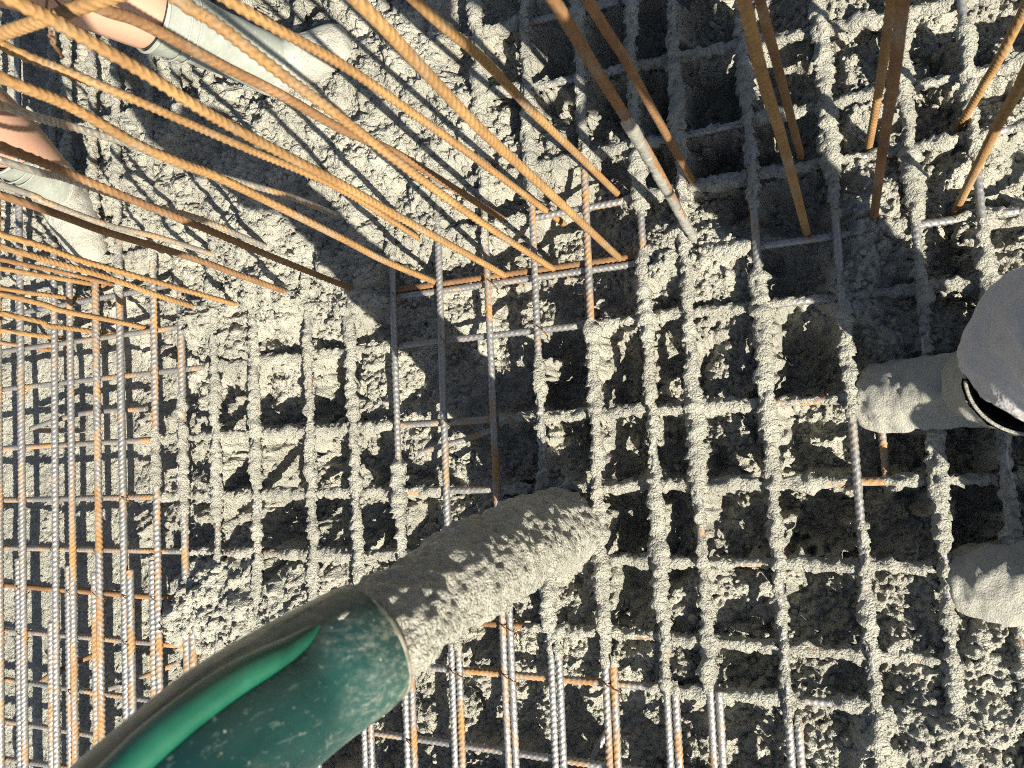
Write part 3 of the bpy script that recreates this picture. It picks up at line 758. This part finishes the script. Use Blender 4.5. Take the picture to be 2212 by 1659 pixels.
# ------------------------------------------------------------------ people
def skin_mat(name, c):
    t = NT(name); v = t.coords()
    return t.set(Base_Color=t.mix(t.noise(v, 60, 5), tuple(k * .85 for k in c), c), Roughness=0.5, Subsurface_Weight=0.08, Normal=t.bump(t.noise(v, 300), .15, .002))
M['skin'] = skin_mat('skin', (0.43, 0.25, 0.17))
def cloth_mat(name, c, splash=True):
    t = NT(name); v = t.coords(per_object=False)
    b = t.mix(t.noise(v, 30, 5), tuple(k * .8 for k in c), tuple(k * 1.15 for k in c))
    if splash: b = t.mix(t.ramp(t.voro(v, 120), [(0.10, 0.8), (0.16, 0)]), b, (0.30, 0.29, 0.25))
    if splash: b = t.mix(t.ramp(t.voro(v, 42), [(0.12, 0.6), (0.22, 0)]), b, (0.48, 0.46, 0.41))
    return t.set(Base_Color=b, Roughness=0.85, Normal=t.bump(t.noise(v, 25, 4), .5, .02))
M['navy'] = cloth_mat('navy_cloth', (0.035, 0.038, 0.06))
M['grey_cloth'] = cloth_mat('grey_trousers', (0.40, 0.385, 0.375))
M['hair'] = cloth_mat('hair', (0.03, 0.02, 0.015), False)
def boot_mat(name, line, soft):
    t = NT(name); v = t.coords(per_object=False)
    c = t.mix(t.noise(v, 14, 4), (0.20, 0.215, 0.185), (0.27, 0.285, 0.245))
    scr = t.noise(t.coords((1, 1, 2.4), False), 70, 8, .72)
    c = t.mix(t.ramp(scr, [(0.52, 0), (0.68, 0.6)]), c, (0.40, 0.405, 0.36))
    sep = t.n('ShaderNodeSeparateXYZ'); t.l(t.tc.outputs['Object'], sep.inputs[0])
    nz = t.noise(v, 22, 6)
    mud = t.ramp(t.math('ADD', t.math('MULTIPLY', t.math('SUBTRACT', sep.outputs[2], line), -1.0 / soft), t.math('MULTIPLY', t.math('SUBTRACT', nz, .5), 1.2)), [(0.0, 0), (0.35, 1)])
    c = t.mix(mud, c, t.mix(t.noise(v, 90, 4), (0.32, 0.31, 0.26), (0.42, 0.405, 0.34)))
    g = t.noise(v, 330, 5, .7)
    h = t.math('MULTIPLY', t.math('ADD', g, t.math('MULTIPLY', t.noise(v, 70, 4), 1.2)), mud)
    return t.set(Base_Color=c, Roughness=t.ramp(mud, [(0, .38), (1, .6)]), Normal=t.bump(h, .9, .007))
M['boot'] = boot_mat('grey_rubber_boot', 0.10, 0.07)
M['boot_mud'] = boot_mat('slurry_coated_boot', 0.42, 0.06)
M['dark'] = cloth_mat('boot_lining', (0.02, 0.02, 0.022), False)

def skinned(name, nodes, edges, mat, parent, root=0, sub=2, folds=0.0):
    """one continuous body grown over a skeleton: nodes = (x, y, z, radius_x, radius_y)"""
    me = bpy.data.meshes.new(name)
    me.from_pydata([n_[:3] for n_ in nodes], edges, []); me.update()
    o_ = bpy.data.objects.new(name, me); COL.objects.link(o_); o_.parent = parent
    mo = o_.modifiers.new('skin', 'SKIN'); mo.use_smooth_shade = True
    if not me.skin_vertices: me.attributes  # layer is made by the modifier
    for i_, s_ in enumerate(me.skin_vertices[0].data):
        s_.radius = nodes[i_][3:5]; s_.use_root = i_ == root
    sd_ = o_.modifiers.new('subdivision', 'SUBSURF'); sd_.levels = sub; sd_.render_levels = sub
    me.materials.append(mat)
    if folds:
        tx = bpy.data.textures.get('cloth_folds') or bpy.data.textures.new('cloth_folds', 'CLOUDS')
        tx.noise_scale = 0.055; tx.noise_depth = 2
        dm = o_.modifiers.new('folds', 'DISPLACE'); dm.texture = tx; dm.strength = folds; dm.mid_level = 0.5
    return o_

def boot(parent, toe, ankle, top, mat, rings=True, rtop=.066, fat=1.0):
    toe, ankle, top = map(np.array, (toe, ankle, top))
    fd = ankle - toe; L_ = np.linalg.norm(fd); fd /= L_
    sh = top - ankle
    up = np.array([0, 0, 1.])
    secs = [(*(toe), .012, .012), (*(toe + fd * L_ * .05), .032, .026), (*(toe + fd * L_ * .22), .045, .038), (*(toe + fd * L_ * .5 + up * .008), .049, .045),
            (*(toe + fd * L_ * .78 + up * .022), .050, .054), (*(ankle + up * .03 + fd * .01), .053, .062), (*(ankle + sh * .32), .056, .060), (*(ankle + sh * .62), .060, .062), (*top, rtop, rtop)]
    secs = [s_[:3] + tuple(r_ * (fat + (1 - fat) * i_ / 8) for r_ in s_[3:]) for i_, s_ in enumerate(secs)]
    lat = np.cross(fd, up); lat /= np.linalg.norm(lat)
    b_ = loft('boot', secs, mat, parent, k=64, sub=14, closed_end=False, ref=lat, disp=lambda v, u: (.0028 if rings else .006) * vnoise3(v, .05, 61) + (.0012 if rings else .0045) * vnoise3(v, .02, 62) + (0 if rings else .0025) * vnoise3(v, .009, 63))
    un = sh / np.linalg.norm(sh)
    loft('lining', [(*(top + un * .001), rtop * .93, rtop * .93), (*(top - un * .05), rtop * .80, rtop * .80), (*(top - un * .10), rtop * .66, rtop * .66)], M['dark'], b_, k=40, closed_start=False, ref=lat)
    e1 = lat; e2 = np.cross(un, e1); e2 /= np.linalg.norm(e2)
    def band(nm, c, r, w):
        a2 = np.linspace(0, 2 * np.pi, 49)
        wire(nm, np.array([c + r * (math.cos(q) * e1 + math.sin(q) * e2) for q in a2]), w, b_, k=8, mat=[k_ for k_, v_ in M.items() if v_ == mat][0])
    band('rim', top, rtop * .985, .0034 if rings else .0022)
    if rings:
        band('moulded_band', top - un * .045, rtop * .985, .0018); band('moulded_band', top - un * .065, rtop * .975, .0018)
    foot_c = toe + fd * (L_ + .03)
    return b_

# worker in grey boots
wk = empty('person', (-1.45, .8, -.1))
tag(wk, 'worker in dark shorts and grey rubber boots standing among the starter bars', 'person')
W0 = np.array([-1.45, .8, -.1])
def w(*a): return tuple(np.array(a[:3]) - W0) + tuple(a[3:])
body = [w(-1.50, .83, .93, .15, .11), w(-1.41, .855, .84, .085, .085), w(-1.26, .895, .47, .075, .075), w(-1.20, .888, .33, .074, .074), w(-1.12, .88, .05, .036, .036),
        w(-1.57, .80, .84, .085, .085), w(-1.62, .775, .44, .076, .076), w(-1.715, .758, .26, .076, .076), w(-1.83, .725, .0, .036, .036),
        w(-1.52, .84, 1.15, .15, .11), w(-1.52, .85, 1.38, .17, .11), w(-1.52, .85, 1.50, .06, .06), w(-1.50, .84, 1.64, .085, .10), w(-1.50, .84, 1.74, .06, .07),
        w(-1.42, .70, 1.40, .05, .05), w(-1.36, .63, 1.12, .04, .04), w(-1.22, .60, 1.0, .03, .03), w(-1.15, .60, .97, .028, .015),
        w(-1.62, 1.0, 1.40, .05, .05), w(-1.64, 1.06, 1.12, .04, .04), w(-1.50, 1.04, .98, .03, .03), w(-1.43, 1.02, .95, .028, .015)]
be = [(0, 1), (1, 2), (2, 3), (3, 4), (0, 5), (5, 6), (6, 7), (7, 8), (0, 9), (9, 10), (10, 11), (11, 12), (12, 13), (10, 14), (14, 15), (15, 16), (16, 17), (10, 18), (18, 19), (19, 20), (20, 21)]
skinned('body', body, be, M['skin'], wk)
skinned('shorts', [w(-1.50, .83, .97, .165, .125), w(-1.41, .855, .84, .10, .10), w(-1.30, .885, .56, .088, .088), w(-1.57, .80, .84, .10, .10), w(-1.585, .785, .58, .09, .09), w(-1.59, .78, .47, .085, .085)],
        [(0, 1), (1, 2), (0, 3), (3, 4), (4, 5)], M['navy'], wk, sub=4, folds=0.03)
skinned('shirt', [w(-1.50, .83, .95, .16, .125), w(-1.52, .84, 1.15, .165, .125), w(-1.52, .85, 1.39, .18, .125), w(-1.42, .70, 1.39, .065, .065), w(-1.39, .66, 1.24, .06, .06), w(-1.62, 1.0, 1.39, .065, .065), w(-1.63, 1.04, 1.24, .06, .06)],
        [(0, 1), (1, 2), (2, 3), (3, 4), (2, 5), (5, 6)], M['navy'], wk, sub=4, folds=0.03)
skinned('hair', [w(-1.51, .845, 1.69, .095, .10), w(-1.505, .845, 1.76, .06, .065)], [(0, 1)], M['hair'], wk)
def shifted(o_, off):
    o_.location = -Vector(off)
b1 = boot(wk, (-.955, .935, .03), (-1.10, .884, .035), (-1.195, .887, .345), M['boot'], rtop=.076, fat=1.2)
b2 = boot(wk, (-1.775, .53, -.005), (-1.825, .72, .025), (-1.722, .757, .275), M['boot'], rtop=.080, fat=1.3)
shifted(b1, W0); shifted(b2, W0)

# person taking the picture: boots and a bent knee at the right edge
ph = empty('person', (.35, 0, -.1)); F0 = np.array([.35, 0, -.1])
tag(ph, 'person in dark grey trousers standing in concrete-coated boots at the right edge', 'person')
def w2(*a): return tuple(np.array(a[:3]) - F0) + tuple(a[3:])
body = [w2(.47, -.03, .86, .15, .12), w2(.44, .06, .78, .09, .09), w2(.207, .128, .375, .066, .066), w2(.24, .118, .12, .045, .045),
        w2(.50, -.14, .78, .09, .09), w2(.475, -.18, .42, .062, .062), w2(.40, -.195, .08, .045, .045),
        w2(.48, -.03, 1.1, .15, .12), w2(.46, -.03, 1.32, .17, .12), w2(.45, -.03, 1.44, .06, .06), w2(.42, -.03, 1.58, .09, .085), w2(.42, -.03, 1.68, .07, .06),
        w2(.42, .15, 1.33, .05, .05), w2(.36, .19, 1.12, .042, .042), w2(.20, .09, 1.28, .032, .032), w2(.12, .06, 1.36, .03, .018),
        w2(.42, -.21, 1.33, .05, .05), w2(.36, -.24, 1.12, .042, .042), w2(.20, -.10, 1.28, .032, .032), w2(.12, -.07, 1.36, .03, .018)]
be = [(0, 1), (1, 2), (2, 3), (0, 4), (4, 5), (5, 6), (0, 7), (7, 8), (8, 9), (9, 10), (10, 11), (8, 12), (12, 13), (13, 14), (14, 15), (8, 16), (16, 17), (17, 18), (18, 19)]
skinned('body', body, be, M['skin'], ph)
skinned('trousers', [w2(.47, -.03, .90, .165, .135), w2(.44, .06, .78, .105, .105), w2(.212, .138, .375, .088, .088), w2(.214, .092, .25, .104, .104), w2(.50, -.14, .78, .105, .105), w2(.475, -.18, .43, .085, .085), w2(.43, -.20, .24, .07, .07)],
        [(0, 1), (1, 2), (2, 3), (0, 4), (4, 5), (5, 6)], M['grey_cloth'], ph, sub=4, folds=0.03)
skinned('jacket', [w2(.47, -.03, .86, .165, .135), w2(.48, -.03, 1.1, .165, .135), w2(.46, -.03, 1.33, .18, .13), w2(.42, .15, 1.33, .065, .065), w2(.36, .19, 1.12, .055, .055), w2(.23, .11, 1.25, .045, .045), w2(.42, -.21, 1.33, .065, .065), w2(.36, -.24, 1.12, .055, .055), w2(.23, -.12, 1.25, .045, .045)],
        [(0, 1), (1, 2), (2, 3), (3, 4), (4, 5), (2, 6), (6, 7), (7, 8)], M['navy'], ph, sub=4, folds=0.03)
skinned('hair', [w2(.43, -.03, 1.63, .095, .09), w2(.43, -.03, 1.71, .065, .06)], [(0, 1)], M['hair'], ph)
b1 = boot(ph, (.005, .087, -.035), (.185, .098, .0), (.208, .088, .27), M['boot_mud'], False, rtop=.072, fat=1.28)
b2 = boot(ph, (.125, -.203, -.02), (.34, -.19, .01), (.41, -.195, .28), M['boot_mud'], False, rtop=.07, fat=1.4)
shifted(b1, F0); shifted(b2, F0)
